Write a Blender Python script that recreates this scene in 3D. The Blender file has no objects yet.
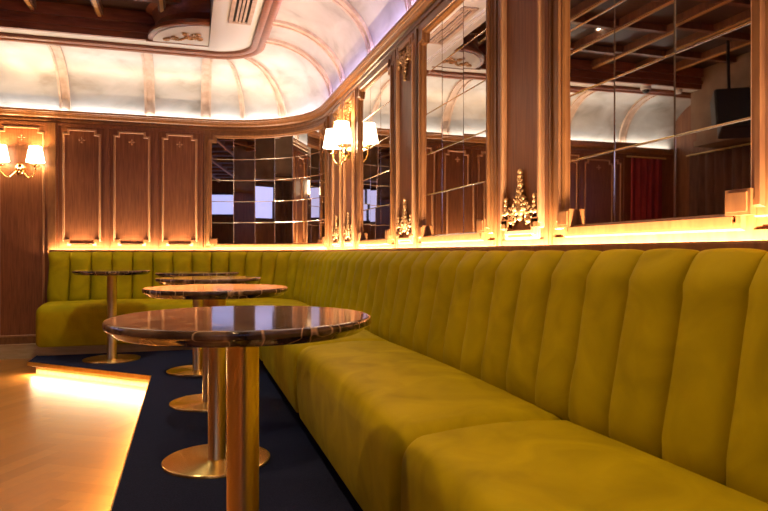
import bpy, bmesh, math, random
from mathutils import Vector, Matrix
random.seed(7)
PI = math.pi
COL = bpy.context.scene.collection

# ------------------------------------------------------------------ helpers
class MB:
    """collects verts and faces, then links them as ONE mesh object"""
    def __init__(s):
        s.v = []; s.f = []; s.m = []
    def vert(s, p):
        s.v.append(tuple(p)); return len(s.v) - 1
    def face(s, idx, mi=0):
        s.f.append(tuple(idx)); s.m.append(mi)
    def quadpts(s, pts, mi=0):
        s.face([s.vert(p) for p in pts], mi)
    def grid(s, rows, closed_u=False, closed_v=False, mi=0):
        """rows: list of lists of points"""
        ids = [[s.vert(p) for p in r] for r in rows]
        R = len(ids); Cn = len(ids[0])
        for i in range(R if closed_v else R - 1):
            a = ids[i]; b = ids[(i + 1) % R]
            for j in range(Cn if closed_u else Cn - 1):
                k = (j + 1) % Cn
                s.face((a[j], a[k], b[k], b[j]), mi)
        return ids
    def box(s, x0, x1, y0, y1, z0, z1, mi=0, fn=None):
        P = [(x0, y0, z0), (x1, y0, z0), (x1, y1, z0), (x0, y1, z0),
             (x0, y0, z1), (x1, y0, z1), (x1, y1, z1), (x0, y1, z1)]
        if fn: P = [fn(*p) for p in P]
        i = [s.vert(p) for p in P]
        for q in ((0, 3, 2, 1), (4, 5, 6, 7), (0, 1, 5, 4), (1, 2, 6, 5), (2, 3, 7, 6), (3, 0, 4, 7)):
            s.face([i[k] for k in q], mi)
    def lathe(s, prof, n=48, c=(0, 0, 0), mi=0, axis='z'):
        rows = []
        for (r, z) in prof:
            row = []
            for k in range(n):
                a = 2 * PI * k / n
                p = (r * math.cos(a), r * math.sin(a), z)
                if axis == 'x': p = (p[2], p[0], p[1])
                if axis == 'y': p = (p[0], p[2], p[1])
                row.append((c[0] + p[0], c[1] + p[1], c[2] + p[2]))
            rows.append(row)
        ids = s.grid(rows, closed_u=True, mi=mi)
        if prof[0][0] > 1e-5: s.face(ids[0][::-1], mi)
        if prof[-1][0] > 1e-5: s.face(ids[-1], mi)
    def tube(s, pts, r, n=8, mi=0):
        """tube along points; r number or list"""
        pts = [Vector(p) for p in pts]
        rr = r if isinstance(r, (list, tuple)) else [r] * len(pts)
        rows = []; up = None
        for i, p in enumerate(pts):
            t = (pts[min(i + 1, len(pts) - 1)] - pts[max(i - 1, 0)]).normalized()
            if up is None:
                up = t.orthogonal().normalized()
            else:
                up = (up - t * up.dot(t)).normalized()
            w = t.cross(up)
            rows.append([p + (up * math.cos(2 * PI * k / n) + w * math.sin(2 * PI * k / n)) * rr[i] for k in range(n)])
        ids = s.grid(rows, closed_u=True, mi=mi)
        s.face(ids[0][::-1], mi); s.face(ids[-1], mi)
    def ball(s, c, rx, ry=None, rz=None, n=10, m=6, mi=0):
        ry = ry or rx; rz = rz or rx
        top = s.vert((c[0], c[1], c[2] + rz)); bot = s.vert((c[0], c[1], c[2] - rz))
        ids = []
        for i in range(1, m):
            th = PI * i / m
            ids.append([s.vert((c[0] + rx * math.sin(th) * math.cos(2 * PI * k / n), c[1] + ry * math.sin(th) * math.sin(2 * PI * k / n), c[2] + rz * math.cos(th))) for k in range(n)])
        for k in range(n):
            s.face((top, ids[0][k], ids[0][(k + 1) % n]), mi)
            s.face((bot, ids[-1][(k + 1) % n], ids[-1][k]), mi)
            for i in range(len(ids) - 1):
                s.face((ids[i][k], ids[i + 1][k], ids[i + 1][(k + 1) % n], ids[i][(k + 1) % n]), mi)
    def build(s, name, mat, parent=None, smooth=None, loc=None, recalc=True):
        me = bpy.data.meshes.new(name)
        me.from_pydata(s.v, [], s.f)
        mats = mat if isinstance(mat, (list, tuple)) else [mat]
        for m in mats: me.materials.append(m)
        me.polygons.foreach_set('material_index', s.m)
        if recalc:
            bm = bmesh.new(); bm.from_mesh(me)
            bmesh.ops.recalc_face_normals(bm, faces=bm.faces)
            bm.to_mesh(me); bm.free()
        me.update()
        if smooth:
            me.shade_smooth()
            me.set_sharp_from_angle(angle=math.radians(smooth))
        o = bpy.data.objects.new(name, me); COL.objects.link(o)
        if parent: o.parent = parent
        if loc: o.location = loc
        return o

def tag(o, label=None, cat=None, group=None, kind=None):
    if label: o['label'] = label
    if cat: o['category'] = cat
    if group: o['group'] = group
    if kind: o['kind'] = kind
    return o
def thing(name, label, cat, loc=(0, 0, 0), group=None, rz=0):
    o = bpy.data.objects.new(name, None); COL.objects.link(o)
    o.empty_display_size = .05
    o.location = loc; o.rotation_euler = (0, 0, rz)
    return tag(o, label, cat, group)
def copy_tree(o, parent=None):
    c = o.copy(); COL.objects.link(c); c.parent = parent
    for ch in [x for x in bpy.data.objects if x.parent == o]:
        copy_tree(ch, c)
    return c

# ------------------------------------------------------------------ materials
def mat(name, col=(.5, .5, .5), rough=.5, metal=0, emit=None, estr=0, **kw):
    m = bpy.data.materials.new(name); m.use_nodes = True
    b = m.node_tree.nodes['Principled BSDF']
    b.inputs['Base Color'].default_value = (*col, 1)
    b.inputs['Roughness'].default_value = rough
    b.inputs['Metallic'].default_value = metal
    if emit:
        b.inputs['Emission Color'].default_value = (*emit, 1)
        b.inputs['Emission Strength'].default_value = estr
    for k, v in kw.items():
        b.inputs[k.replace('_', ' ')].default_value = v
    return m
def nd(m, t, **kw):
    n = m.node_tree.nodes.new(t)
    for k, v in kw.items(): setattr(n, k, v)
    return n
def ramp(m, stops):
    r = nd(m, 'ShaderNodeValToRGB')
    e = r.color_ramp.elements
    while len(e) < len(stops): e.new(.5)
    for i, (p, c) in enumerate(stops):
        e[i].position = p; e[i].color = (*c, 1)
    return r
def noise_col(m, scale, stops, stretch=(1, 1, 1), detail=5, distort=0, bump=0, bump_dist=.002, rough_rng=None, coords='Object'):
    nt = m.node_tree; b = nt.nodes['Principled BSDF']
    tc = nd(m, 'ShaderNodeTexCoord'); mp = nd(m, 'ShaderNodeMapping')
    mp.inputs['Scale'].default_value = stretch
    nz = nd(m, 'ShaderNodeTexNoise')
    nz.inputs['Scale'].default_value = scale; nz.inputs['Detail'].default_value = detail
    nz.inputs['Distortion'].default_value = distort
    nt.links.new(tc.outputs[coords], mp.inputs['Vector'])
    nt.links.new(mp.outputs[0], nz.inputs['Vector'])
    r = ramp(m, stops)
    nt.links.new(nz.outputs['Fac'], r.inputs[0])
    nt.links.new(r.outputs[0], b.inputs['Base Color'])
    if bump:
        bp = nd(m, 'ShaderNodeBump'); bp.inputs['Strength'].default_value = bump
        bp.inputs['Distance'].default_value = bump_dist
        nt.links.new(nz.outputs['Fac'], bp.inputs['Height'])
        nt.links.new(bp.outputs[0], b.inputs['Normal'])
    if rough_rng:
        mr = nd(m, 'ShaderNodeMapRange')
        mr.inputs['To Min'].default_value = rough_rng[0]; mr.inputs['To Max'].default_value = rough_rng[1]
        nt.links.new(nz.outputs['Fac'], mr.inputs['Value'])
        nt.links.new(mr.outputs[0], b.inputs['Roughness'])
    return m

WOOD = noise_col(mat('walnut panel', rough=.34), 9, [(.25, (.15, .050, .015)), (.5, (.23, .080, .026)), (.75, (.30, .112, .038))], stretch=(9, 9, .55), detail=6, distort=.6, bump=.08)
WOODM = noise_col(mat('walnut moulding', rough=.3), 9, [(.25, (.180, .070, .022)), (.75, (.285, .122, .038))], stretch=(6, 6, 1.2), detail=5, bump=.05)
WOODD = noise_col(mat('dark ceiling wood', rough=.4), 6, [(.25, (.030, .013, .007)), (.75, (.075, .032, .015))], stretch=(1, 7, 5), detail=5)
WOODF = noise_col(mat('mahogany fascia', rough=.33), 7, [(.25, (.17, .055, .026)), (.75, (.30, .105, .048))], stretch=(1, 7, 7), detail=5)
WOODL = noise_col(mat('golden moulding', rough=.3), 9, [(.25, (.38, .175, .075)), (.75, (.50, .26, .115))], stretch=(6, 6, 1.2), detail=5)
GILT = mat('gilded beam', (.62, .36, .12), .4, .4)
BULK = noise_col(mat('tan bulkhead', rough=.5), 5, [(.3, (.17, .11, .07)), (.7, (.26, .18, .115))])
CARVE = noise_col(mat('gilt carved wood', rough=.32, metal=.35), 60, [(.3, (.36, .19, .07)), (.7, (.62, .36, .15))], detail=3)
PLASTER = noise_col(mat('silver leaf cove', rough=.36, metal=.15), 3.2, [(.25, (.27, .235, .185)), (.45, (.42, .39, .34)), (.75, (.54, .51, .46))], stretch=(1, 1, 1.8), detail=10, distort=.5, bump=.05)
CREAM = mat('cream soffit paint', (.66, .65, .62), .5)
RIBM = noise_col(mat('cove rib', rough=.4), 12, [(.3, (.42, .29, .20)), (.7, (.60, .45, .34))])
LEDM = mat('led strip', (.9, .8, .6), .4, emit=(1, .62, .27), estr=3)
LEDC = mat('cove led strip', (.9, .85, .8), .4, emit=(1, .85, .68), estr=3)
MIRROR = mat('antique mirror', (.80, .74, .66), .015, 1)
SEAM = mat('bevelled mirror seam', (.85, .78, .66), .22, 1)
BRASS = noise_col(mat('brushed brass', rough=.28, metal=1), 30, [(.3, (.92, .68, .27)), (.7, (.99, .80, .36))], stretch=(1, 1, .05), detail=3)
BRASSP = mat('polished brass', (.83, .58, .26), .16, 1)
SHADE = mat('lit fabric shade', (.9, .85, .75), .8, emit=(1, .80, .56), estr=9)
BLACKP = mat('black plastic', (.012, .012, .014), .45)
GRILL = mat('black speaker mesh', (.02, .02, .022), .7)
WHITEP = mat('white plastic', (.75, .74, .72), .4)
LAMPW = mat('downlight lens', (1, 1, 1), .4, emit=(1, .86, .68), estr=14)
REDC = noise_col(mat('red drape', rough=.85), 20, [(.3, (.22, .016, .018)), (.7, (.34, .03, .03))], stretch=(1, 1, .2))
BROWNC = noise_col(mat('brown drape', rough=.85), 20, [(.3, (.075, .035, .025)), (.7, (.13, .065, .045))], stretch=(1, 1, .2))
SKIRT = noise_col(mat('light oak skirting', rough=.4), 8, [(.3, (.52, .36, .17)), (.7, (.64, .47, .25))], stretch=(1, 6, 6))
GLASSB = mat('bluish window and cove glow', (.6, .65, .9), .1, emit=(.42, .48, 1.0), estr=1.5)  # on the front wall this emission stands in for bluish cove light
DARKW = noise_col(mat('dark back room wall', rough=.4), 6, [(.3, (.12, .048, .022)), (.7, (.22, .09, .04))], stretch=(4, 4, .6))
SLOT = mat('dark vent slot', (.015, .012, .01), .8)

# velvet upholstery
VELVET = mat('olive velvet', (.26, .20, .012), .62)
b = VELVET.node_tree.nodes['Principled BSDF']
b.inputs['Sheen Weight'].default_value = .05
b.inputs['Sheen Roughness'].default_value = .4
b.inputs['Sheen Tint'].default_value = (.85, .72, .12, 1)
b.inputs['Specular IOR Level'].default_value = .06
noise_col(VELVET, 5, [(.28, (.30, .232, .002)), (.48, (.375, .292, .003)), (.72, (.45, .352, .004))], stretch=(1, 1, 1), detail=7, distort=1.2, bump=.25, bump_dist=.006)

# carpet
CARPET = noise_col(mat('navy carpet', rough=.95), 260, [(.3, (.006, .009, .030)), (.7, (.016, .021, .055))], detail=3, bump=.6, bump_dist=.004)
CARPET.node_tree.nodes['Principled BSDF'].inputs['Specular IOR Level'].default_value = .1

# brushed disc : radial anisotropy
DISC = mat('spun brass disc', (.88, .62, .22), .27, 1)
b = DISC.node_tree.nodes['Principled BSDF']
b.inputs['Anisotropic'].default_value = .9
b.inputs['Anisotropic Rotation'].default_value = .25
tg = nd(DISC, 'ShaderNodeTangent'); tg.direction_type = 'RADIAL'; tg.axis = 'Z'
DISC.node_tree.links.new(tg.outputs[0], b.inputs['Tangent'])

# marble
MARBLE = mat('dark emperador marble', (.05, .025, .015), .10)
def marble():
    m = MARBLE; nt = m.node_tree; bs = nt.nodes['Principled BSDF']
    tc = nd(m, 'ShaderNodeTexCoord')
    n1 = nd(m, 'ShaderNodeTexNoise'); n1.inputs['Scale'].default_value = 9; n1.inputs['Detail'].default_value = 8; n1.inputs['Distortion'].default_value = .7
    n2 = nd(m, 'ShaderNodeTexNoise'); n2.inputs['Scale'].default_value = 13; n2.inputs['Detail'].default_value = 1.5; n2.inputs['Distortion'].default_value = .35
    nt.links.new(tc.outputs['Object'], n1.inputs['Vector'])
    mp = nd(m, 'ShaderNodeMapping'); mp.inputs['Scale'].default_value = (1, 1, .12)
    nt.links.new(tc.outputs['Object'], mp.inputs['Vector']); nt.links.new(mp.outputs[0], n2.inputs['Vector'])
    r1 = ramp(m, [(.35, (.018, .011, .008)), (.52, (.075, .046, .032)), (.68, (.20, .135, .098))])
    r2 = ramp(m, [(.482, (0, 0, 0)), (.5, (.85, .85, .85)), (.516, (0, 0, 0))])
    mx = nd(m, 'ShaderNodeMix', data_type='RGBA')
    mx.inputs['B'].default_value = (.55, .38, .22, 1)
    nt.links.new(n1.outputs['Fac'], r1.inputs[0]); nt.links.new(n2.outputs['Fac'], r2.inputs[0])
    nt.links.new(r2.outputs[0], mx.inputs['Factor']); nt.links.new(r1.outputs[0], mx.inputs['A'])
    nt.links.new(mx.outputs['Result'], bs.inputs['Base Color'])
    bs.inputs['Coat Weight'].default_value = .25; bs.inputs['Coat Roughness'].default_value = .04
marble()
OAK = [noise_col(mat('oak floor board', rough=.36, Specular_IOR_Level=.35), 8, [(.3, tuple(c * .85 for c in col)), (.7, col)], stretch=(2, 2, 2), detail=6, distort=.8, rough_rng=(.28, .42))
       for col in ((.48, .20, .040), (.43, .178, .033), (.51, .218, .046), (.46, .19, .037))]

# ------------------------------------------------------------------ the place: plan of the wall (s runs up the right wall, round the corner, along the back wall)
W, YB, R = 1.25, 6.913, 1.02
XC, YC = W - R, YB - R
SA = YC + R * PI / 2
FY = -4.5                # front wall behind the camera
LX = -3.55               # left wall
ZF = -.11                # lower timber floor (platform carpet is z = 0)
def P(s, d, z):
    if s <= YC: return Vector((W - d, s, z))
    if s < SA:
        ph = (s - YC) / R
        return Vector((XC + (R - d) * math.cos(ph), YC + (R - d) * math.sin(ph), z))
    return Vector((XC - (s - SA), YB - d, z))
def sX(x): return SA + XC - x        # s of a point of the back wall
SEND = sX(LX)
def srange(s0, s1, step=.06):
    """stations: straight runs need only their ends, the arc is subdivided"""
    out = [s0]
    for k in range(0, 25):
        s = YC + (SA - YC) * k / 24
        if s0 + 1e-4 < s < s1 - 1e-4: out.append(s)
    out.append(s1)
    return out
def sweep(mb, s0, s1, prof, closed=False, caps=True, mi=0):
    rows = [[P(s, d, z) for (d, z) in prof] for s in srange(s0, s1)]
    ids = mb.grid(rows, closed_u=closed, mi=mi)
    if closed and caps:
        mb.face(ids[0][::-1], mi); mb.face(ids[-1], mi)
def wbox(mb, s0, s1, d0, d1, z0, z1, mi=0):
    sweep(mb, s0, s1, [(d0, z0), (d1, z0), (d1, z1), (d0, z1)], closed=True, mi=mi)

def subdiv_poly(poly):
    out = []
    for i, (a, bz) in enumerate(poly):
        c, dz = poly[(i + 1) % len(poly)]
        out.append((a, bz))
        if abs(c - a) > .03:
            for k in range(1, 24):
                pass
            ss = [YC + (SA - YC) * k / 24 for k in range(25)]
            ss = [x for x in ss if min(a, c) + .004 < x < max(a, c) - .004]
            if a > c: ss = ss[::-1]
            out += [(x, bz) for x in ss]
    return out
def offset(poly, o):
    n = len(poly); res = []
    for i in range(n):
        p0 = Vector(poly[i - 1]); p1 = Vector(poly[i]); p2 = Vector(poly[(i + 1) % n])
        e1 = (p1 - p0).normalized(); e2 = (p2 - p1).normalized()
        n1 = Vector((e1.y, -e1.x)); n2 = Vector((e2.y, -e2.x))
        res.append(p1 + (n1 + n2) * (o / (1 + n1.dot(n2))))
    return res
def notched(s0, s1, z0, z1, n, top=True, bot=True):
    p = []
    if bot: p += [(s0 + n, z0), (s1 - n, z0), (s1 - n, z0 + n), (s1, z0 + n)]
    else: p += [(s0, z0), (s1, z0)]
    if top: p += [(s1, z1 - n), (s1 - n, z1 - n), (s1 - n, z1), (s0 + n, z1), (s0 + n, z1 - n), (s0, z1 - n)]
    else: p += [(s1, z1), (s0, z1)]
    if bot: p += [(s0, z0 + n), (s0 + n, z0 + n)]
    return p
def moulding(mb, poly, prof, mi=0):
    """profile (offset outwards, distance off the wall) run round a polygon in wall coordinates"""
    poly = subdiv_poly(poly)
    rows = []
    for (o, d) in prof:
        rows.append([P(q[0], d, q[1]) for q in offset(poly, o)])
    mb.grid(rows, closed_u=True, mi=mi)

# ------------------------------------------------------------------ room shell
def struct(name, mb, m, smooth=None, parent=None):
    o = mb.build(name, m, parent, smooth); o['kind'] = 'structure'; return o

m = MB(); sweep(m, FY, YC, [(-.0, ZF), (-.0, 2.27), (-.12, 2.27), (-.12, ZF)], closed=True); struct('wall_right', m, WOOD)
m = MB(); sweep(m, YC, SEND, [(-.0, ZF), (-.0, 2.27), (-.12, 2.27), (-.12, ZF)], closed=True); struct('wall_back', m, WOOD, 40)
m = MB(); m.box(LX - .12, LX, FY, YB, ZF, 3.1); struct('wall_left', m, DARKW)
m = MB(); m.box(LX, W, FY - .12, FY, ZF, 3.1); struct('wall_front', m, DARKW)

# herringbone floor
def floor():
    L, Wd = .45, .09
    bm = bmesh.new()
    ca = math.radians(58)
    cs, sn = math.cos(ca), math.sin(ca)
    def add(x, y, w, h, mi):
        pts = []
        g = .0012
        for (a, c) in ((x + g, y + g), (x + w - g, y + g), (x + w - g, y + h - g), (x + g, y + h - g)):
            X = a * cs - c * sn - 1; Y = a * sn + c * cs + 1
            pts.append((X, Y))
        cx = sum(p[0] for p in pts) / 4; cy = sum(p[1] for p in pts) / 4
        if cx < LX - .4 or cx > W + .4 or cy < FY - .4 or cy > YB + .4: return
        f = bm.faces.new([bm.verts.new((p[0], p[1], ZF)) for p in pts]); f.material_index = mi
    n = int(L / Wd)
    for k in range(-140, 140):
        for j in range(-18, 19):
            x = k * Wd + j * L; y = k * Wd - j * L
            add(x, y, L, Wd, random.randrange(4))
            add(x - Wd, y, Wd, L, random.randrange(4))
    for co, no in (((LX, 0, 0), (-1, 0, 0)), ((W, 0, 0), (1, 0, 0)), ((0, FY, 0), (0, -1, 0)), ((0, YB, 0), (0, 1, 0))):
        bmesh.ops.bisect_plane(bm, geom=bm.verts[:] + bm.edges[:] + bm.faces[:], plane_co=co, plane_no=no, clear_outer=True)
    me = bpy.data.meshes.new('floor')
    # sub floor under the boards
    vs = [bm.verts.new(p) for p in ((LX, FY, ZF - .004), (W, FY, ZF - .004), (W, YB, ZF - .004), (LX, YB, ZF - .004))]
    f = bm.faces.new(vs); f.material_index = 1
    bm.to_mesh(me); bm.free()
    for q in OAK: me.materials.append(q)
    o = bpy.data.objects.new('floor', me); COL.objects.link(o); o['kind'] = 'structure'
floor()

# cornice (crown moulding with a light slot behind its lip)
ZC = 2.291
corn = [(0, 2.172), (.010, 2.172), (.012, 2.186), (.020, 2.190), (.020, 2.204), (.014, 2.208), (.014, 2.220), (.026, 2.226), (.034, 2.240),
        (.036, 2.254), (.042, 2.258), (.044, 2.268), (.050, 2.273), (.052, ZC), (.044, ZC), (.042, 2.268), (0, 2.268)]
m = MB(); sweep(m, FY, SEND, corn, closed=True); struct('trim_1', m, WOODM, 35)

# cove, its ribs, the bead ring and the flat soffit
ZS = 2.80
DC, ZV0, ZV1 = .60, 2.272, 2.775
def cove_pt(t, lift=0):
    a = t * PI / 2
    return (DC * (1 - math.cos(a)) + lift * math.cos(a), ZV0 + (ZV1 - ZV0) * math.sin(a) - lift * math.sin(a))
cp = [cove_pt(k / 16) for k in range(17)]
m = MB(); sweep(m, FY, SEND, cp + [(DC, 2.95), (-.12, 2.95), (-.12, ZV0)], closed=True)
CEIL = struct('ceiling', m, PLASTER, 40)
def rib(s, w=.10):
    m = MB()
    for (a, bb, lf) in ((-w / 2, -w / 2 + .022, .024), (-w / 2 + .022, w / 2 - .022, .012), (w / 2 - .022, w / 2, .024)):
        rows = []
        for k in range(17):
            d0, z0 = cove_pt(k / 16, -.004); d1, z1 = cove_pt(k / 16, lf)
            rows.append([P(s + a, d0, z0), P(s + a, d1, z1), P(s + bb, d1, z1), P(s + bb, d0, z0)])
        m.grid(rows, closed_u=True)
    o = m.build('cove_rib', RIBM, CEIL, 35); o['kind'] = 'structure'
for y in (-1.6, -.75, .10, .95, 1.8, 2.65, 3.50, 4.35, 5.2, 5.66): rib(y)
for ph in (.80, 1.25): rib(YC + R * ph, .09 if ph < 1 else .05)
for x in (.178, -.37, -1.15, -1.95, -2.75): rib(sX(x))
bead = [(.585, 2.785), (.585, 2.765), (.60, 2.755), (.625, 2.752), (.640, 2.760), (.648, 2.770), (.665, 2.765), (.685, 2.765), (.70, 2.775), (.70, 2.80), (.585, 2.80)]
m = MB(); sweep(m, FY, SEND, bead, closed=True); struct('trim_2', m, WOODF, 35)

# flat cream soffit: strip along the back and a wide strip on the right, dark coffers inside
SX, SY = .21, 6.07            # inner corner of the soffit ring
def soffit():
    m = MB()
    inner = []; outer = []
    for s in srange(FY, SEND):
        p = P(s, .69, ZS)
        outer.append((p.x, p.y, ZS))
    # fan: right strip, corner, back strip
    for (x, y, z) in outer:
        inner.append((SX if y < SY and x > SX else min(x, SX), min(y, SY), ZS))
    rows = [outer, inner, [(p[0], p[1], ZS + .06) for p in inner], [(p[0], p[1], ZS + .06) for p in outer]]
    m.grid(rows, closed_v=True)
    return struct('ceiling', m, CREAM)
soffit()
ZK = 3.03
m = MB(); m.box(LX, SX + .02, FY, SY + .02, ZK, ZK + .06); COF = struct('ceiling', m, WOODD)
# cross beams of the coffers
m = MB()
for i, x in enumerate([SX - .42 - .52 * k for k in range(7)]):
    m.box(x - .03, x + .03, FY, SY - .02, ZK - .07, ZK + .002)
for y in [SY - .5 - .62 * k for k in range(16)]:
    m.box(LX, SX, y - .03, y + .03, ZK - .06, ZK + .002)
o = m.build('coffer_beam', DARKW, COF); o['kind'] = 'structure'
m = MB()
for i, x in enumerate([SX - .42 - .52 * k for k in range(7)]):
    m.box(x - .014, x + .014, FY, SY - .03, ZK - .084, ZK - .07)
o = m.build('gilt_moulding', GILT, COF); o['kind'] = 'structure'
# fascia between soffit and coffers
def prism(m, x0, x1, y0, y1, z0, z1): m.box(x0, x1, y0, y1, z0, z1)
m = MB()
m.box(LX, SX - .01, SY - .03, SY + .005, ZS - .004, ZK + .01)
m.box(LX, SX - .01, SY - .055, SY - .03, ZS + .05, ZS + .085)
m.box(LX, SX - .01, SY - .065, SY - .03, ZS + .13, ZK + .0)
struct('trim_3', m, WOODF)
m = MB()       # cream beam that edges the right soffit
m.box(SX - .03, SX + .035, FY, SY - .0, ZS - .035, ZS - .0)
m.box(SX - .03, SX + .005, FY, SY - .0, ZS, ZK + .01)
m.box(SX + .035, SX + .055, FY, SY - .0, ZS - .02, ZS)
struct('trim_4', m, CREAM)

# wooden ledge with the light slot on top of the sofa back
ledge = [(.0, .872), (.070, .872), (.076, .885), (.076, .930), (.073, .936), (.068, .936), (.068, .898), (0, .898)]
m = MB(); sweep(m, -2.6, sX(-1.28), ledge, closed=True); LEDGE = struct('trim_5', m, WOODM)
# skirting of the back wall left of the sofa
m = MB(); m.box(LX, -1.30, YB - .022, YB, ZF, .02); m.box(LX, -1.30, YB - .03, YB, .02, .032)
struct('baseboard_back', m, SKIRT)
m = MB(); m.box(LX, -1.30, YB - .016, YB, .032, .10); struct('trim_6', m, WOODM)
# left wall: plaster bulkhead over drapes
m = MB(); m.box(LX, LX + .30, FY, 6.2, 2.26, ZK); m.box(LX, LX + .34, FY, 6.2, 2.20, 2.26); struct('trim_7', m, BULK)

# ------------------------------------------------------------------ wall units
Z0, Z1 = 1.0, 2.105          # mirror opening
FR = [(-.002, .004), (-.002, .016), (.006, .022), (.016, .022), (.020, .029), (.034, .029), (.040, .020), (.058, .018), (.062, .014), (.078, .013), (.080, .0)]
def base_board(mb, s0, s1, z0=.925, z1=2.172, d=.012):
    wbox(mb, s0, s1, 0, d, z0, z1)
def mirror(s0, s1, ncol, label, group=None, flat=True, fw=.10, nn=.052):
    c = P((s0 + s1) / 2, 0, Z0)
    t = thing('wall_mirror', label, 'mirror', c, group)
    inv = Matrix.Translation(-c)
    # frame : flat stile board + stepped moulding + corner blocks + bottom rail
    m = MB()
    base_board(m, s0 - fw, s0 - .004, d=.011); base_board(m, s1 + .004, s1 + fw, d=.011)
    wbox(m, s0 - .004, s1 + .004, 0, .011, .925, Z0 - .003); wbox(m, s0 - .004, s1 + .004, 0, .011, Z1 + .003, 2.172)
    moulding(m, notched(s0, s1, Z0, Z1, nn), FR)
    for e in (s0 - fw + .004, s1 + fw - .016): wbox(m, e, e + .012, .011, .020, .93, 2.172)
    m.v = [inv @ Vector(v) for v in m.v]
    m.build('frame', WOODM, t, 30)
    m = MB()
    wbox(m, s0 + nn - .01, s1 - nn + .01, .015, .032, Z0 - .030, Z0 - .006)
    wbox(m, s0 - .07, s1 + .07, .011, .018, .940, .962)
    m.v = [inv @ Vector(v) for v in m.v]; m.build('bottom_rail', WOODM, t)
    for (a, bb) in ((s0 - .016, s0 + nn + .004), (s1 - nn - .004, s1 + .016)):
        m = MB(); wbox(m, a, bb, .012, .036, Z0 - .004, Z0 + nn + .004); wbox(m, a + .008, bb - .008, .036, .041, Z0 + .004, Z0 + nn - .004)
        m.v = [inv @ Vector(v) for v in m.v]; m.build('corner_block', WOODM, t)
    # mirrored tiles, five rows, bevelled seams
    m = MB(); rws = 5
    cw = (s1 - s0) / ncol; rh = (Z1 - Z0) / rws
    for i in range(ncol):
        A = P(s0 + cw * i, .004, 0); B = P(s0 + cw * (i + 1), .004, 0)
        if i == 0 and s0 > YC - .1: A = P(s0 + .001, .004, 0)
        nrm = Vector((-(B - A).y, (B - A).x, 0)).normalized()
        ed = (B - A).normalized()
        for j in range(rws):
            za = Z0 + rh * j; zb = za + rh
            def q(u, z, h): 
                v = A + ed * u + nrm * h; return (v.x, v.y, z)
            Lh = (B - A).length; bv = .0035
            ou = [q(0, za, 0), q(Lh, za, 0), q(Lh, zb, 0), q(0, zb, 0)]
            # tiny tilt of every tile breaks the picture from tile to tile
            tl = [random.uniform(-.0006, .0006) for _ in range(2)]
            hh = .002
            ii = [q(bv, za + bv, hh - tl[0] - tl[1]), q(Lh - bv, za + bv, hh + tl[0] - tl[1]), q(Lh - bv, zb - bv, hh + tl[0] + tl[1]), q(bv, zb - bv, hh - tl[0] + tl[1])]
            oi = [m.vert(p) for p in ou]; ic = [m.vert(p) for p in ii]
            m.face(ic, 0)
            for k in range(4): m.face((oi[k], oi[(k + 1) % 4], ic[(k + 1) % 4], ic[k]), 1)
    m.v = [inv @ Vector(v) for v in m.v]
    m.build('mirror_glass', [MIRROR, SEAM], t, recalc=False)
    return t

def scroll(mb, fs, c, r, turns, w, dirn=1, a0=0):
    pts = []; rad = []
    n = 22
    for k in range(n):
        f = k / (n - 1); a = a0 + dirn * turns * 2 * PI * f; rr = r * (1 - .82 * f)
        pts.append(fs(c[0] + rr * math.cos(a), c[1] + rr * math.sin(a), .012)); rad.append(w * (1 - .5 * f))
    mb.tube(pts, rad, 6)
def carved(sc, zb, up, parent, c, h=.215, hw=.125):
    """carved spray: tapering leafy spire, two side finials on volutes, a garland between"""
    m = MB(); inv = -c
    def fs(u, v, d): 
        return P(sc + u * -1, d + .010, zb + up * v) + inv
    def lump(u, v, ru, rv, d=.012, dd=.012):
        cc = fs(u, v, d); k = len(m.v)
        m.ball((0, 0, 0), 1, 1, 1, 9, 6)
        a = fs(1, 0, 0) - fs(0, 0, 0); bz = Vector((0, 0, up)); n = fs(0, 0, 1) - fs(0, 0, 0)
        m.v[k:] = [tuple(cc + a * (x * ru) + bz * (z * rv) + n * (y * dd)) for (x, y, z) in m.v[k:]]
    lump(0, h * .95, .008, .012); lump(0, h * .87, .010, .009)
    for i in range(6):
        f = i / 5; v = h * (.80 - .48 * f); w = .010 + .022 * f
        lump(random.uniform(-.004, .004), v, .006 + .003 * f, .013, dd=.010)
        for sg in (-1, 1):
            lump(sg * w * random.uniform(.6, .95), v + random.uniform(-.008, .004), .006 + .003 * f, .010, dd=random.uniform(.007, .014))
            m.tube([fs(sg * (.003 + w * 1.1 * q / 5), v - .016 + .020 * (q / 5) ** 2, .010 + .006 * math.sin(q / 5 * PI)) for q in range(6)], [.0055 - .0006 * q for q in range(6)], 6)
            if i > 2: lump(sg * w * 1.4, v - .010, .006, .008)
    for sg in (-1, 1):
        scroll(m, fs, (sg * .040, h * .27), .026, 1.3, .0065, -sg, PI / 2)
        scroll(m, fs, (sg * .083, h * .20), .024, 1.4, .0065, sg, PI / 2)
        scroll(m, fs, (sg * .048, h * .10), .020, 1.3, .006, sg, -PI / 2)
        m.tube([fs(sg * (.02 + .09 * k / 9), h * (.30 - .10 * math.sin(k / 9 * PI)), .012) for k in range(10)], .007, 6)
        for k in range(4): lump(sg * (hw - .014), h * (.22 + .085 * k), .013 - .0025 * k, .011)
        lump(sg * (hw - .030), h * .24, .010, .010); lump(sg * (hw - .002), h * .22, .009, .009)
        lump(sg * .066, h * .06, .016, .010); lump(sg * .03, h * .30, .012, .014)
    lump(0, h * .24, .020, .022); lump(0, h * .12, .012, .012)
    return m.build('carved_ornament', CARVE, parent, 50)
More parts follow.
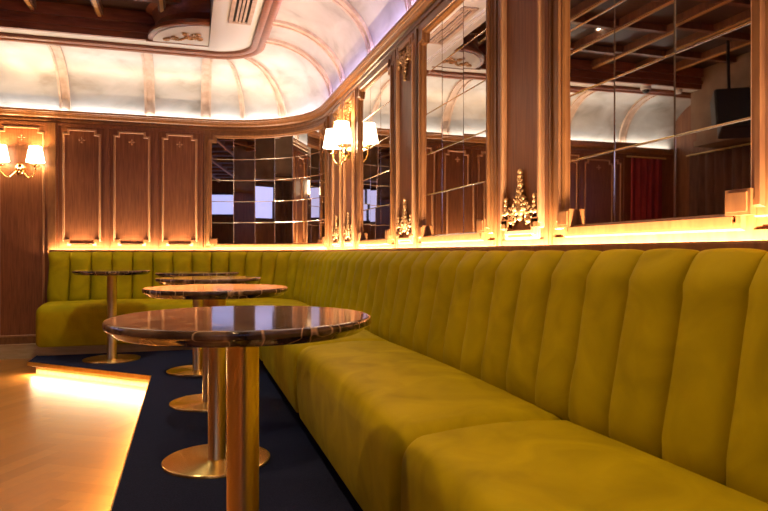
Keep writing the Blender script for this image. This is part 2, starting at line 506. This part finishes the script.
def pilaster(sc, label, group=None, w=.41, top=True):
    c = P(sc, 0, Z0)
    t = thing('wall_pilaster', label, 'pilaster', c, group)
    inv = -c
    m = MB(); base_board(m, sc - w / 2, sc + w / 2, d=.010)
    for e in (sc - w / 2, sc + w / 2 - .030): wbox(m, e, e + .030, .010, .018, .925, 2.172)
    m.v = [Vector(v) + inv for v in m.v]; m.build('panel', WOOD, t)
    m = MB()
    moulding(m, notched(sc - .130, sc + .130, Z0 + .002, Z1 + .02, .042), [(0, .010), (0, .022), (.008, .030), (.020, .030), (.026, .022), (.040, .020), (.044, .010)])
    m.v = [Vector(v) + inv for v in m.v]; m.build('moulding', WOODL, t, 30)
    m = MB(); wbox(m, sc - .088, sc + .088, .01, .027, Z0 - .030, Z0 + .002)
    for sg in (-1, 1): wbox(m, sc + sg * .116 - .028, sc + sg * .116 + .028, .012, .030, Z0 + .006, Z0 + .040)
    wbox(m, sc - .16, sc + .16, .010, .016, .940, .958)
    m.v = [Vector(v) + inv for v in m.v]; m.build('bottom_block', WOODM, t)
    carved(sc, Z0 + .018, 1, t, c)
    if top:
        o = carved(sc, Z1 + .012, -1, t, c, h=.19)
    return t

mirror(-.21, .53, 3, 'wood-framed tiled mirror on the right wall, beside and behind the nearest table')
mirror(1.155, 1.914, 3, 'large tiled wall mirror in wooden frame, nearest at the right edge above the sofa')
mirror(2.515, 3.31, 3, 'tiled wall mirror between the two widest carved pilasters, reflecting panels and pale cove')
mirror(3.88, 4.65, 3, 'narrow-looking tiled wall mirror just right of the corner sconce, reflecting a lamp shade')
mirror(YC + .004, SA - .004, 7, 'curved tiled mirror wrapping the room corner above the sofa', fw=.078)
pilaster(.852, 'walnut pilaster with carved spray beside the nearest mirror, beyond the right picture edge')
pilaster(2.212, 'walnut pilaster with the largest gilt carved spray, left of the nearest mirror', w=.39)
pilaster(3.59, 'narrow walnut pilaster with gilt carved sprays, second pilaster left of the nearest mirror', w=.365)
pilaster(4.99, 'walnut pilaster behind the two-shade corner sconce, carved spray at its foot')
pilaster(5.42, 'walnut pilaster at the right end of the curved corner mirror, left of the sconce')

def wood_panel(x0, x1, label, z0=.925, zin=1.0, bot=True, bead_w=.305):
    s0, s1 = sX(x1), sX(x0); sc = (s0 + s1) / 2
    c = P(sc, 0, z0)
    t = thing('wall_panel', label, 'wall panel', c)
    inv = -c
    m = MB(); base_board(m, s0, s1, z0=z0, d=.010)
    for e in (s0, s1 - .022): wbox(m, e, e + .022, .010, .022, z0, 2.172)
    wbox(m, s0 + .022, s1 - .022, .010, .020, 2.145, 2.172)
    m.v = [Vector(v) + inv for v in m.v]; m.build('panel', WOOD, t)
    m = MB()
    moulding(m, notched(sc - bead_w / 2, sc + bead_w / 2, zin, Z1 + .0, .042, bot=bot), [(0, .010), (0, .018), (.004, .022), (.010, .022), (.014, .018), (.020, .016), (.022, .010)])
    m.v = [Vector(v) + inv for v in m.v]; m.build('moulding', WOODL, t, 30)
    m = MB()
    for k in range(4):
        a = PI / 2 * k; u, v = .020 * math.cos(a), .020 * math.sin(a)
        cc = P(sc + u, .010, Z1 - .085 + v) + inv
        m.ball(cc, .012 if k % 2 == 0 else .007, .006, .012 if k % 2 else .007, 8, 6)
    m.ball(P(sc, .011, Z1 - .085) + inv, .006, .006, .006, 8, 6)
    m.build('rosette', WOODL, t, 50)
    if bot:
        m = MB(); wbox(m, sc - bead_w / 2 + .055, sc + bead_w / 2 - .055, .01, .022, zin - .026, zin - .006)
        for sg in (-1, 1): wbox(m, sc + sg * (bead_w / 2 - .018) - .026, sc + sg * (bead_w / 2 - .018) + .026, .010, .026, zin + .006, zin + .036)
        wbox(m, s0 + .03, s1 - .03, .010, .015, .936, .952)
        m.v = [Vector(v) + inv for v in m.v]; m.build('bottom_block', WOODM, t)
    return t
wood_panel(-.31, .146, 'walnut wall panel with gold moulding next to the curved corner mirror')
wood_panel(-.77, -.31, 'middle of the three short walnut panels above the far sofa')
wood_panel(-1.23, -.77, 'walnut wall panel above the left end of the far sofa')
m = MB(); wbox(m, sX(-1.23), sX(-1.30), 0, .034, .12, 2.172); struct('trim_8', m, WOODM)
wood_panel(-1.76, -1.30, 'tall walnut wall panel reaching the floor behind the left sconce', z0=.10, zin=.118, bot=False, bead_w=.36)
wood_panel(-2.25, -1.76, 'tall walnut wall panel beyond the left picture edge, left of the sconce', z0=.10, zin=.118, bot=False, bead_w=.36)
wood_panel(-2.78, -2.25, 'tall walnut wall panel beside the red drape, seen only in the nearest mirror', z0=.10, zin=.118, bot=False, bead_w=.38)

# ------------------------------------------------------------------ sconces
def sconce(s, z, label, arm=.15):
    c = P(s, .012, z); n = (P(s, 1, z) - P(s, 0, z)); tv = (P(s + .001, 0, 0) - P(s - .001, 0, 0)).normalized()
    t = thing('wall_sconce', label, 'wall lamp', c, None)
    def L(u, d, v): return tv * u + n * d + Vector((0, 0, v))
    def local(mb): mb.v = [tuple(L(x, y, zz)) for (x, y, zz) in mb.v]
    m = MB(); m.lathe([(.0, .046), (.012, .048), (.030, .042), (.045, .026), (.052, .0)], 24, axis='y')
    m.v = [(x, y, zz * 1.25) for (x, y, zz) in m.v]; local(m); m.build('backplate', BRASSP, t, 40)
    m = MB(); m.ball((0, .045, -.01), .020, .020, .026, 12, 8); m.lathe([(.0, -.055), (.008, -.045), (.014, -.03), (.006, -.015)], 12, c=(0, .045, -.01)); local(m)
    m.build('finial', BRASSP, t, 50)
    for sg in (-1, 1):
        m = MB()
        pts = [(0, .03, -.02)]
        for k in range(13):
            a = PI + PI * k / 12
            pts.append((sg * (.035 + (arm - .035) * (k / 12)), .03 + .07 * k / 12, -.035 + .055 * math.sin(a)))
        pts.append((sg * arm, .10, -.005)); pts.append((sg * arm, .10, .02))
        m.tube(pts, .0065, 8); local(m)
        a = m.build('arm', BRASSP, t, 60)
        m = MB(); m.lathe([(.0, .005), (.020, .008), (.040, .016), (.044, .022), (.014, .022), (.012, .075), (.0, .075)], 20, c=(sg * arm, .10, 0)); local(m)
        m.build('candle_cup', BRASSP, a, 40)
        m = MB()
        m.lathe([(.082, .055), (.055, .205), (.052, .205), (.079, .055)], 32, c=(sg * arm, .10, 0))
        rows = None
        local(m); m.build('lamp_shade', SHADE, t, 40, recalc=True)
    for sg in (-1, 1):
        ld = bpy.data.lights.new('sconce bulb', 'POINT'); ld.energy = 9; ld.color = (1, .60, .28); ld.shadow_soft_size = .02
        lo = bpy.data.objects.new('sconce_bulb', ld); COL.objects.link(lo); lo.location = L(sg * arm, .10, .18) ; lo.parent = t
sconce(sX(-1.54), 1.715, 'brass two-arm wall sconce with white shades on the left wood panel')
sconce(4.99, 1.715, 'brass two-arm wall sconce with white shades on the pilaster near the corner', arm=.16)

# ------------------------------------------------------------------ raised carpet platform
PX0, PX1 = -1.277, -.258
PA, PBY = 5.98, 5.03
def platform():
    t = thing('raised_platform', 'navy carpeted raised platform with brass edge and glowing underside, under tables and sofa', 'platform', (0, 2, ZF))
    off = Vector((0, -2, -ZF))
    yn = -3.0
    out = [(PX1, yn), (PX1, PBY), (PX0, PA), (PX0, YB - .03)]
    right = [(W - .01, YC)] + [(P(s, .01, 0).x, P(s, .01, 0).y) for s in srange(YC + .01, SA)] 
    right = [(W - .01, yn)] + right + [(PX0, YB - .01)]
    def slab(poly_edge, z0, z1, name, mt):
        m = MB()
        pts = poly_edge[:-1] + list(reversed(right[:-1])) if False else None
        poly = [(W - .01, yn)] + [(p[0], p[1]) for p in right[1:-1]] + [(poly_edge[-1][0], YB - .01)] + list(reversed(poly_edge[:-1]))
        lo = [m.vert(Vector((x, y, z0)) + off) for x, y in poly]; hi = [m.vert(Vector((x, y, z1)) + off) for x, y in poly]
        m.face(lo[::-1]); m.face(hi)
        n = len(poly)
        for i in range(n): m.face((lo[i], lo[(i + 1) % n], hi[(i + 1) % n], hi[i]))
        return m.build(name, mt, t)
    slab(out, -.012, 0, 'carpet', CARPET)
    ins = .055
    inn = [(PX1 + ins, yn), (PX1 + ins, PBY + ins * .4), (PX0 + ins, PA + ins * .42), (PX0 + ins, YB - .03)]
    slab(inn, ZF, -.034, 'riser', SKIRT)
    # brass nosing along the open edge
    m = MB()
    e = .0
    def strip(pa, pb, w):
        pass
    o2 = [(PX1 - .006, yn), (PX1 - .006, PBY - .003), (PX0 - .006, PA - .003), (PX0 - .006, YB - .04)]
    i2 = [(PX1 + .10, yn), (PX1 + .10, PBY + .05), (PX0 + .10, PA + .06), (PX0 + .10, YB - .04)]
    rows = []
    for (a, bb) in zip(o2, i2):
        rows.append([Vector((a[0], a[1], -.001)) + off, Vector((a[0], a[1], -.034)) + off, Vector((bb[0], bb[1], -.034)) + off, Vector((bb[0], bb[1], -.012)) + off])
    m = MB(); ids = m.grid(rows, closed_u=True); m.face(ids[0]); m.face(ids[-1])
    m.build('nosing', BRASS, t)
    m = MB()
    for (a, bb) in (((PX1 + .03, yn), (PX1 + .03, PBY)), ((PX1 + .03, PBY + .02), (PX0 + .04, PA - .02)), ):
        v = Vector((bb[0] - a[0], bb[1] - a[1], 0)).normalized(); nn = Vector((-v.y, v.x, 0)) * .005
        A = Vector((*a, 0)); B = Vector((*bb, 0))
        pts = [A - nn, B - nn, B + nn, A + nn]
        lo = [m.vert(p + Vector((0, 0, -.039)) + off) for p in pts]; hi = [m.vert(p + Vector((0, 0, -.035)) + off) for p in pts]
        m.face(lo[::-1]); m.face(hi)
        for i in range(4): m.face((lo[i], lo[(i + 1) % 4], hi[(i + 1) % 4], hi[i]))
    m.build('light_strip', LEDM, t)
platform()

# ------------------------------------------------------------------ sofa
def seat_loop():
    L = [(.205, .10), (.205, .425)]
    for k in range(1, 9):                         # crowned top
        f = k / 9; L.append((.205 + .445 * f, .430 + .026 * math.sin(PI * (.15 + .7 * f))))
    for k in range(8):                             # rolled front edge
        a = PI / 2 * (1 - k / 7); r = .080
        L.append((.650 + r * math.cos(a), .362 + r * math.sin(a)))
    for k in range(1, 5):
        f = k / 5; L.append((.730 + .006 * math.sin(PI * f) - .008 * f, .362 - .262 * f))
    L += [(.715, .085), (.30, .085), (.205, .10)]
    return L[:-1]
SOFA = thing('banquette_sofa', 'long olive velvet banquette sofa with channelled back, along the right wall and round the corner', 'sofa', (1.0, 3.0, 0))
SC = Vector((1.0, 3.0, 0))
def seat(s0, s1):
    c = SC
    loop = seat_loop(); n = len(loop)
    cen = (.46, .26)
    g = .004; r = .055
    st = []
    for k in range(8):
        a = PI / 2 * k / 7; st.append((s0 + g + r * (1 - math.sin(a)) if False else s0 + g + r * (1 - math.cos(a)), r * (1 - math.sin(a))))
    mids = [s for s in [YC + (SA - YC) * k / 24 for k in range(25)] if s0 + .08 < s < s1 - .08]
    N = max(4, int((s1 - s0) / .12))
    mids = sorted(set([round(s0 + r + (s1 - s0 - 2 * r) * k / N, 4) for k in range(1, N)] + mids))
    st += [(s, 0) for s in mids]
    for k in range(7, -1, -1):
        a = PI / 2 * k / 7; st.append((s1 - g - r * (1 - math.cos(a)), r * (1 - math.sin(a))))
    m = MB(); rows = []
    lp = [Vector(p) for p in loop]
    nor = []
    for i in range(n):
        e1 = (lp[i] - lp[i - 1]).normalized(); e2 = (lp[(i + 1) % n] - lp[i]).normalized()
        e = (e1 + e2).normalized(); nor.append(Vector((-e.y, e.x)))
    for (s, ins) in st:
        row = []
        for i in range(n):
            q = lp[i] - nor[i] * ins
            sag = 0
            if q.y > .4 and ins == 0:
                f = (s - s0) / (s1 - s0); sag = .012 * math.sin(PI * f)
            row.append(P(s, q.x, q.y + sag) - c)
        rows.append(row)
    ids = m.grid(rows, closed_u=True); m.face(ids[0][::-1]); m.face(ids[-1])
    t = m.build('seat', VELVET, SOFA, 60)
    m = MB(); wbox(m, s0 + .01, s1 - .01, .22, .640, 0, .085)
    m.v = [Vector(v) - c for v in m.v]; m.build('plinth', SKIRT, t)
seat(-2.3, -.04)
seat(-.04, 1.595)
seat(1.595, 3.235)
seat(3.235, 4.875)
seat(4.875, sX(.10))
seat(sX(.10), sX(-1.275))

def backrest():
    c = SC
    m = MB(); wbox(m, -2.3, sX(-1.274), .005, .058, .0, .858)
    m.v = [Vector(v) - c for v in m.v]; t = m.build('backrest', VELVET, SOFA)
    prof = [(.190, .40), (.207, .445), (.207, .49), (.200, .54), (.187, .60), (.175, .67), (.162, .74), (.150, .80)]
    nrm = [(.9, -.3), (.98, 0)] + [(.98, .18)] * (len(prof) - 2)
    for k in range(1, 9):
        a = PI / 2 * k / 8 * 1.35 + .0
        prof.append((.150 - .046 * (1 - math.cos(a)), .80 + .117 * math.sin(min(a, PI / 2)) if a < PI / 2 else .917 - .03 * (a - PI / 2)))
        nrm.append((math.cos(a), math.sin(a)))
    # channel boundaries
    bs = [1.043 + .1865 * k for k in range(-18, 27)]
    bs = [x for x in bs if x < YC - .05] + [YC + (SA - YC) * k / 8 for k in range(0, 9)]
    e = sX(-1.275); n = 8
    bs += [SA + (e - SA) * k / n for k in range(1, n + 1)]
    wv = []
    for q in bs:
        a1, p1 = random.uniform(.0, .006), random.uniform(0, 6.28)
        wv.append([a1 * math.sin(k * .8 + p1) for k in range(len(prof))])
    for i in range(len(bs) - 1):
        s0, s1 = bs[i] + .0015, bs[i + 1] - .0015
        jit = random.uniform(-.003, .003)
        m = MB(); rows = []
        T = [-1, -.985, -.94, -.86, -.72, -.5, -.25, 0, .25, .5, .72, .86, .94, .985, 1]
        wob = [random.uniform(-.0025, .0025) for _ in prof]
        for tt in T:
            bul = .058 * (1 - abs(tt) ** 3.2) ** .55 - .014 + jit
            row = []
            for k, ((d, z), (nx, nz)) in enumerate(zip(prof, nrm)):
                s = (s0 + s1) / 2 + tt * (s1 - s0) / 2 + (wv[i][k] if tt < 0 else wv[i + 1][k]) * abs(tt)
                bb = bul * (.55 if k == 0 else 1) * (1 if k < 9 else (.62, .42, .28, .2, .14, .1, .08, .06)[min(k - 9, 7)]) + wob[k] * (1 - tt * tt)
                row.append(P(s, d - .014 + nx * bb, z + nz * bb - (.004 if k > 9 else 0)) - c)
            row.append(P(s, .062, .862) - c); row.append(P(s, .062, .40) - c)
            rows.append(row)
        ids = m.grid(rows, closed_u=True); m.face(ids[0][::-1]); m.face(ids[-1])
        m.build('channel', VELVET, t, 60)
backrest()

# ------------------------------------------------------------------ tables
def make_table(label):
    t = thing('pedestal_table', label, 'table', (0, 0, 0), 'round marble pedestal tables')
    m = MB(); m.lathe([(0, .750), (.298, .750), (.3005, .750), (.3055, .7485), (.3080, .7450), (.3085, .7400), (.3080, .7345), (.305, .7310), (.297, .7275), (.290, .7200), (.284, .716), (.280, .716), (0, .716)], 96)
    m.v = [(x, y, z + .008) for (x, y, z) in m.v]; m.build('tabletop', MARBLE, t, 35)
    m = MB(); m.lathe([(.11, .724), (.11, .716), (.039, .716), (.038, .708), (.038, .020), (.040, .017), (.040, .012), (.0, .012)], 48); m.build('column', BRASS, t, 35)
    m = MB(); m.lathe([(0, .012), (.222, .012), (.2245, .012), (.2290, .0102), (.2305, .006), (.2305, 0), (0, 0)], 96); m.build('base', DISC, t, 35)
    return t
TB = [(.1255, 1.563, 'nearest round marble table on a brass column, in front of the sofa'),
      (.121, 2.889, 'second round marble table from the viewer, its brass disc base in full view'),
      (.122, 4.011, 'third round marble table from the viewer, mostly hidden behind the second'),
      (.072, 5.12, 'fourth round marble table in the row, thin dark top edge seen by the corner sofa'),
      (-.618, 5.88, 'round marble table at far left, standing alone before the far sofa')]
proto = None
for i, (x, y, lb) in enumerate(TB):
    o = make_table(lb) if proto is None else copy_tree(proto)
    if proto is None: proto = o
    o.location = (x, y, .0005); o['label'] = lb; o.rotation_euler = (0, 0, [2.55, 1.1, 4.0, 5.2, 2.2][i])

# ------------------------------------------------------------------ ceiling fittings
def vent():
    x0, x1, y0, y1 = .335, .475, 4.55, 5.36
    t = thing('air_vent', 'slatted brown air vent grille in the cream soffit near the top', 'air vent', ((x0 + x1) / 2, (y0 + y1) / 2, ZS))
    c = Vector(t.location)
    def loc(m): m.v = [Vector(v) - c for v in m.v]
    m = MB()
    for q in ((x0 - .02, x0 + .012, y0, y1), (x1 - .012, x1 + .02, y0, y1), (x0 - .02, x1 + .02, y1 - .012, y1 + .02), (x0 - .02, x1 + .02, y0 - .02, y0 + .012)):
        m.box(q[0], q[1], q[2], q[3], ZS - .014, ZS)
    loc(m); m.build('frame', RIBM, t)
    m = MB(); m.box(x0 + .012, x1 - .012, y0 + .012, y1 - .012, ZS - .002, ZS); loc(m); m.build('backing', SLOT, t)
    for k in range(3):
        x = x0 + .012 + (k + 1) * (x1 - x0 - .024) / 4
        m = MB(); m.box(x - .009, x + .009, y0 + .012, y1 - .012, ZS - .012, ZS - .003); loc(m); m.build('slat', RIBM, t)
vent()
# quarter-round bracket in the inner corner of the soffit, pale underside with a carved scroll
def bracket():
    cx, cy, r = SX - .035, SY - .068, .50
    t = thing('corner_bracket', 'quarter-round dark wood ceiling bracket with pale underside and carved scroll, at the top', 'ceiling bracket', (cx, cy, ZS))
    c = Vector((cx, cy, ZS))
    def ring(rr, z, n=28): return [Vector((cx - rr * math.cos(PI / 2 * k / n), cy - rr * 1.12 * math.sin(PI / 2 * k / n), z)) - c for k in range(n + 1)]
    o = Vector((cx, cy, 0))
    def quarter(prof, name, mt, parent=t):
        m = MB(); rows = [ring(rr, z) for (rr, z) in prof]
        ids = m.grid(rows)
        for (q, flip) in ((prof[0], 0), (prof[-1], 1)):
            k = ids[0] if not flip else ids[-1]
            cc = m.vert(Vector((cx, cy, q[1])) - c)
            m.face([cc] + list(k))
        return m.build(name, mt, parent, 35)
    quarter([(r - .02, ZS - .02), (r + .0, ZS - .02), (r + .012, ZS - .01), (r + .012, ZS + .02), (r - .01, ZS + .03), (r - .03, ZS + .06), (r - .05, ZS + .10), (r - .04, ZS + .16), (r - .02, ZS + .20), (r + .03, ZS + .22)], 'drum', WOODF)
    quarter([(r - .03, ZS - .026), (r - .03, ZS - .019)], 'underside', CREAM)
    m = MB()
    def fs(u, v): return Vector((cx - .10 - u, cy - .14 - v, ZS - .032)) - c
    for (u, v, rr, dr) in ((.06, .06, .045, 1), (.18, .03, .04, -1), (.26, -.03, .028, 1), (.0, .16, .04, -1), (.10, .15, .03, 1), (-.02, .05, .035, 1)):
        pts = []
        for k in range(20):
            f = k / 19; a = dr * 2.6 * PI * f + u * 9
            pts.append(fs(u + rr * (1 - .8 * f) * math.cos(a), v + rr * (1 - .8 * f) * math.sin(a)))
        m.tube(pts, .009, 6)
    for k in range(14):
        a = k / 13; m.ball(fs(.02 + .25 * a, .08 - .12 * a + .03 * math.sin(a * 9)), .016, .014, .010, 8, 6)
    m.build('carved_ornament', CARVE, t, 50)
    m = MB(); m.box(-r - .03, .0, -.012, .012, -.03, .0); m.build('edge_strip', WOODM, t)
bracket()

def downlight(x, y, z, label, power, col=(1, .72, .42), ang=120, r=.045):
    t = thing('ceiling_downlight', label, 'ceiling light', (x, y, z), 'recessed downlights in the coffered ceiling')
    m = MB(); m.lathe([(r, -.001), (r + .014, -.006), (r + .018, .0)], 28); m.build('trim_ring', WHITEP, t, 40)
    m = MB(); m.lathe([(0, -.0015), (r, -.0015), (r, 0), (0, 0)], 28); m.build('lens', LAMPW, t)
    ld = bpy.data.lights.new('downlight', 'SPOT'); ld.energy = power; ld.color = col; ld.spot_size = math.radians(ang); ld.spot_blend = .8; ld.shadow_soft_size = .05
    lo = bpy.data.objects.new('downlight_lamp', ld); COL.objects.link(lo); lo.parent = t; lo.location = (0, 0, -.012)
DL = [(-.33, -.6), (-.33, .9), (-.33, 2.3), (-.33, 3.7), (-.40, 5.0), (-1.24, 5.13), (-2.3, 4.3), (-2.3, 1.5)]
lbs = ['small round ceiling downlight above the near end of the sofa, behind the viewer', 'small round ceiling downlight above the nearest seat block', 'small round ceiling downlight above the nearest marble tables',
       'small round ceiling downlight above the middle of the table row', 'small round ceiling downlight before the corner bracket', 'small white downlight ring seen in the nearest mirror, left part of the ceiling',
       'small round ceiling downlight over the open floor near the drapes', 'small round ceiling downlight over the open floor towards the viewer']
PW = [125, 145, 115, 100, 165, 90, 100, 60]
DC_ = [(1, .62, .28)] * 3 + [(1, .72, .42), (1, .92, .66), (1, .88, .62), (1, .74, .44), (1, .72, .42)]
for (x, y), lb, pw, cc in zip(DL, lbs, PW, DC_): downlight(x, y, ZK - .0, lb, pw, cc)

# loudspeaker hung from the ceiling
def speaker():
    t = thing('hanging_speaker', 'black loudspeaker hung from the ceiling, seen in the nearest mirror at its right side', 'speaker', (-2.62, 5.0, 2.28))
    t.rotation_euler = (math.radians(-18), 0, math.radians(35))
    m = MB(); m.box(-.16, .16, -.13, .12, -.19, .19); o = m.build('cabinet', BLACKP, t)
    bv = o.modifiers.new('b', 'BEVEL'); bv.width = .02; bv.segments = 3
    m = MB(); m.box(-.145, .145, -.142, -.13, -.175, .175); m.build('grille', GRILL, t)
    m = MB(); m.tube([(0, .03, .18), (0, -.02, .42), (0, -.115, .765)], .016, 10); m.build('bracket', BLACKP, t, 40)
speaker()
t = thing('security_camera', 'white dome camera on the soffit, seen in the nearest mirror above the cove', 'camera', (-2.5, 6.15, ZS))
m = MB(); m.lathe([(0, 0), (.06, 0), (.062, -.03), (.05, -.04), (0, -.04)], 24); m.build('housing', WHITEP, t, 40)
m = MB(); m.ball((0, 0, -.042), .042, .042, .036, 16, 8); m.build('dome', BLACKP, t, 60)
t = thing('smoke_detector', 'round white smoke detector on the soffit, seen in the nearest mirror', 'smoke detector', (-3.0, 6.14, ZS))
m = MB(); m.lathe([(0, 0), (.055, 0), (.06, -.02), (.045, -.045), (0, -.05)], 24); m.build('housing', WHITEP, t, 40)

# drapes
def drape(p0, p1, z0, z1, waves, amp, mt, label, group=None):
    a = Vector((*p0, 0)); bb = Vector((*p1, 0)); v = bb - a; n = Vector((-v.y, v.x, 0)).normalized()
    t = thing('drape', label, 'curtain', (a.x, a.y, z0), group)
    N = waves * 12; rows = []
    for j in range(7):
        f = j / 6; z = z0 + (z1 - z0) * f; row = []
        for i in range(N + 1):
            u = i / N; w = amp * (math.sin(u * waves * 2 * PI) + .35 * math.sin(u * waves * 3.3 * PI + 1)) * (1 - .25 * f)
            row.append(a + v * u + n * w + Vector((0, 0, z)) - Vector((a.x, a.y, z0)))
        rows.append(row)
    m = MB(); m.grid(rows); o = m.build('cloth', mt, t, 60, recalc=False)
    so = o.modifiers.new('s', 'SOLIDIFY'); so.thickness = .004
    m = MB(); e = v.normalized() * .06
    q = Vector((0, 0, z1 - z0 + .012)); m.tube([q - e, q + v + e], .012, 10); m.build('rod', BRASS, t, 40)
drape((-2.83, YB - .06), (-3.30, YB - .06), .0, 2.15, 5, .022, REDC, 'red drape on the back wall, seen in the nearest mirror')
drape((LX + .07, 6.55), (LX + .07, 5.35), .0, 2.15, 9, .026, BROWNC, 'brown drape on the left wall next to the red one, seen in the nearest mirror')
drape((LX + .07, 2.9), (LX + .07, 2.1), .0, 2.15, 7, .026, BROWNC, 'brown drape on the left wall on the near side of the bright window')

# left window, and an added pane behind the viewer standing in for bluish cove light (they show in the mirrors)
def window(name, x0, x1, y0, y1, z0, z1, axis, nb):
    m = MB(); fw = .05
    if axis == 'x':     # pane in plane x = const
        m.box(x0, x1, y0 - fw, y0, z0 - fw, z1 + fw); m.box(x0, x1, y1, y1 + fw, z0 - fw, z1 + fw)
        m.box(x0, x1, y0, y1, z0 - fw, z0); m.box(x0, x1, y0, y1, z1, z1 + fw)
        for k in range(1, nb): q = y0 + (y1 - y0) * k / nb; m.box(x0, x1, q - .02, q + .02, z0, z1)
    else:
        m.box(x0 - fw, x0, y0, y1, z0 - fw, z1 + fw); m.box(x1, x1 + fw, y0, y1, z0 - fw, z1 + fw)
        m.box(x0, x1, y0, y1, z0 - fw, z0); m.box(x0, x1, y0, y1, z1, z1 + fw)
        for k in range(1, nb): q = x0 + (x1 - x0) * k / nb; m.box(q - .02, q + .02, y0, y1, z0, z1)
    fr = struct(name, m, WOODD)
    m = MB()
    if axis == 'x': m.box(x0, x0 + .012, y0, y1, z0, z1)
    else: m.box(x0, x1, y0, y0 + .012, z0, z1)
    g = m.build('glass', GLASSB, fr); g['kind'] = 'structure'
window('cove_glow_pane', -2.9, .3, FY, FY + .04, 1.9, 2.6, 'y', 4)  # added glowing pane in place of the bluish-lit cove, no real window
window('window_2', LX, LX + .04, 3.15, 5.25, 1.55, 2.10, 'x', 3)

# ------------------------------------------------------------------ lights of the place
def strip(p0, p1, dirv, width, power, col, name):
    p0 = Vector(p0); p1 = Vector(p1); x = (p1 - p0); L = x.length; x.normalize()
    z = -Vector(dirv); z = (z - x * z.dot(x)).normalized(); y = z.cross(x)
    ld = bpy.data.lights.new(name, 'AREA'); ld.shape = 'RECTANGLE'; ld.size = L; ld.size_y = width
    ld.energy = power * L; ld.color = col
    o = bpy.data.objects.new(name, ld); COL.objects.link(o)
    M = Matrix((x, y, z)).transposed().to_4x4(); M.translation = (p0 + p1) / 2
    o.matrix_world = M
def run_strip(s0, s1, d, z, dn, dz, width, power, col, name, n_arc=8):
    """lamps laid along the wall path; direction = dn into the room, dz up"""
    cuts = [s0]
    for k in range(n_arc + 1):
        s = YC + (SA - YC) * k / n_arc
        if s0 < s < s1: cuts.append(s)
    cuts.append(s1)
    for a, bb in zip(cuts, cuts[1:]):
        c = col((a + bb) / 2) if callable(col) else col
        pw = power((a + bb) / 2) if callable(power) else power
        mid = (a + bb) / 2
        n = P(mid, 1, 0) - P(mid, 0, 0)
        strip(P(a, d, z), P(bb, d, z), n * dn + Vector((0, 0, dz)), width, pw, c, name)
WARM = (1, .72, .50)
run_strip(-2.5, sX(-1.27), .053, .902, -.22, 1, .012, 21, WARM, 'ledge_led')
def cove_c(s):
    return (.98, .97, .96) if s > YC + .7 else ((.92, .72, .86) if s > 3.6 else (.62, .52, 1))
def cove_p(s):
    return 3.1 if s > YC + .7 else 4.0
run_strip(FY + .1, SEND - .1, .026, 2.285, .35, 1, .02, cove_p, cove_c, 'cove_led')
# under the platform edge
def floor_led(a, bb, pw):
    strip((a[0], a[1], -.042), (bb[0], bb[1], -.042), (-.6, -.45, -1), .012, pw, (1, .70, .40), 'platform_led')
floor_led((PX1 + .02, -2.8), (PX1 + .02, PBY), 4); floor_led((PX1 + .01, PBY + .012), (PX0 + .03, PA - .002), 15)
# led strips themselves
m = MB()
for s0, s1 in ((-2.5, sX(-1.27)),): wbox(m, s0, s1, .046, .060, .898, .9005)
o = m.build('led_strip', LEDM, LEDGE); o['kind'] = 'structure'

# ------------------------------------------------------------------ world, camera, view
w = bpy.data.worlds.new('World'); bpy.context.scene.world = w; w.use_nodes = True
w.node_tree.nodes['Background'].inputs[0].default_value = (.02, .02, .025, 1)
w.node_tree.nodes['Background'].inputs[1].default_value = .3
cam = bpy.data.cameras.new('Camera'); co = bpy.data.objects.new('Camera', cam); COL.objects.link(co)
F = 640.
cam.sensor_width = 36; cam.lens = 36 * F / 768
cam.shift_y = -3 / 768
co.location = (0, 0, .91)
co.rotation_euler = (PI / 2, 0, -math.atan(196 / F))
cam.clip_start = .02
sc = bpy.context.scene; sc.camera = co
sc.view_settings.view_transform = 'Standard'; sc.view_settings.look = 'None'
sc.view_settings.gamma = 1; sc.view_settings.use_curve_mapping = False
sc.view_settings.exposure = 0
sc.cycles.max_bounces = 10; sc.cycles.glossy_bounces = 6; sc.cycles.diffuse_bounces = 5
sc.cycles.sample_clamp_indirect = 6
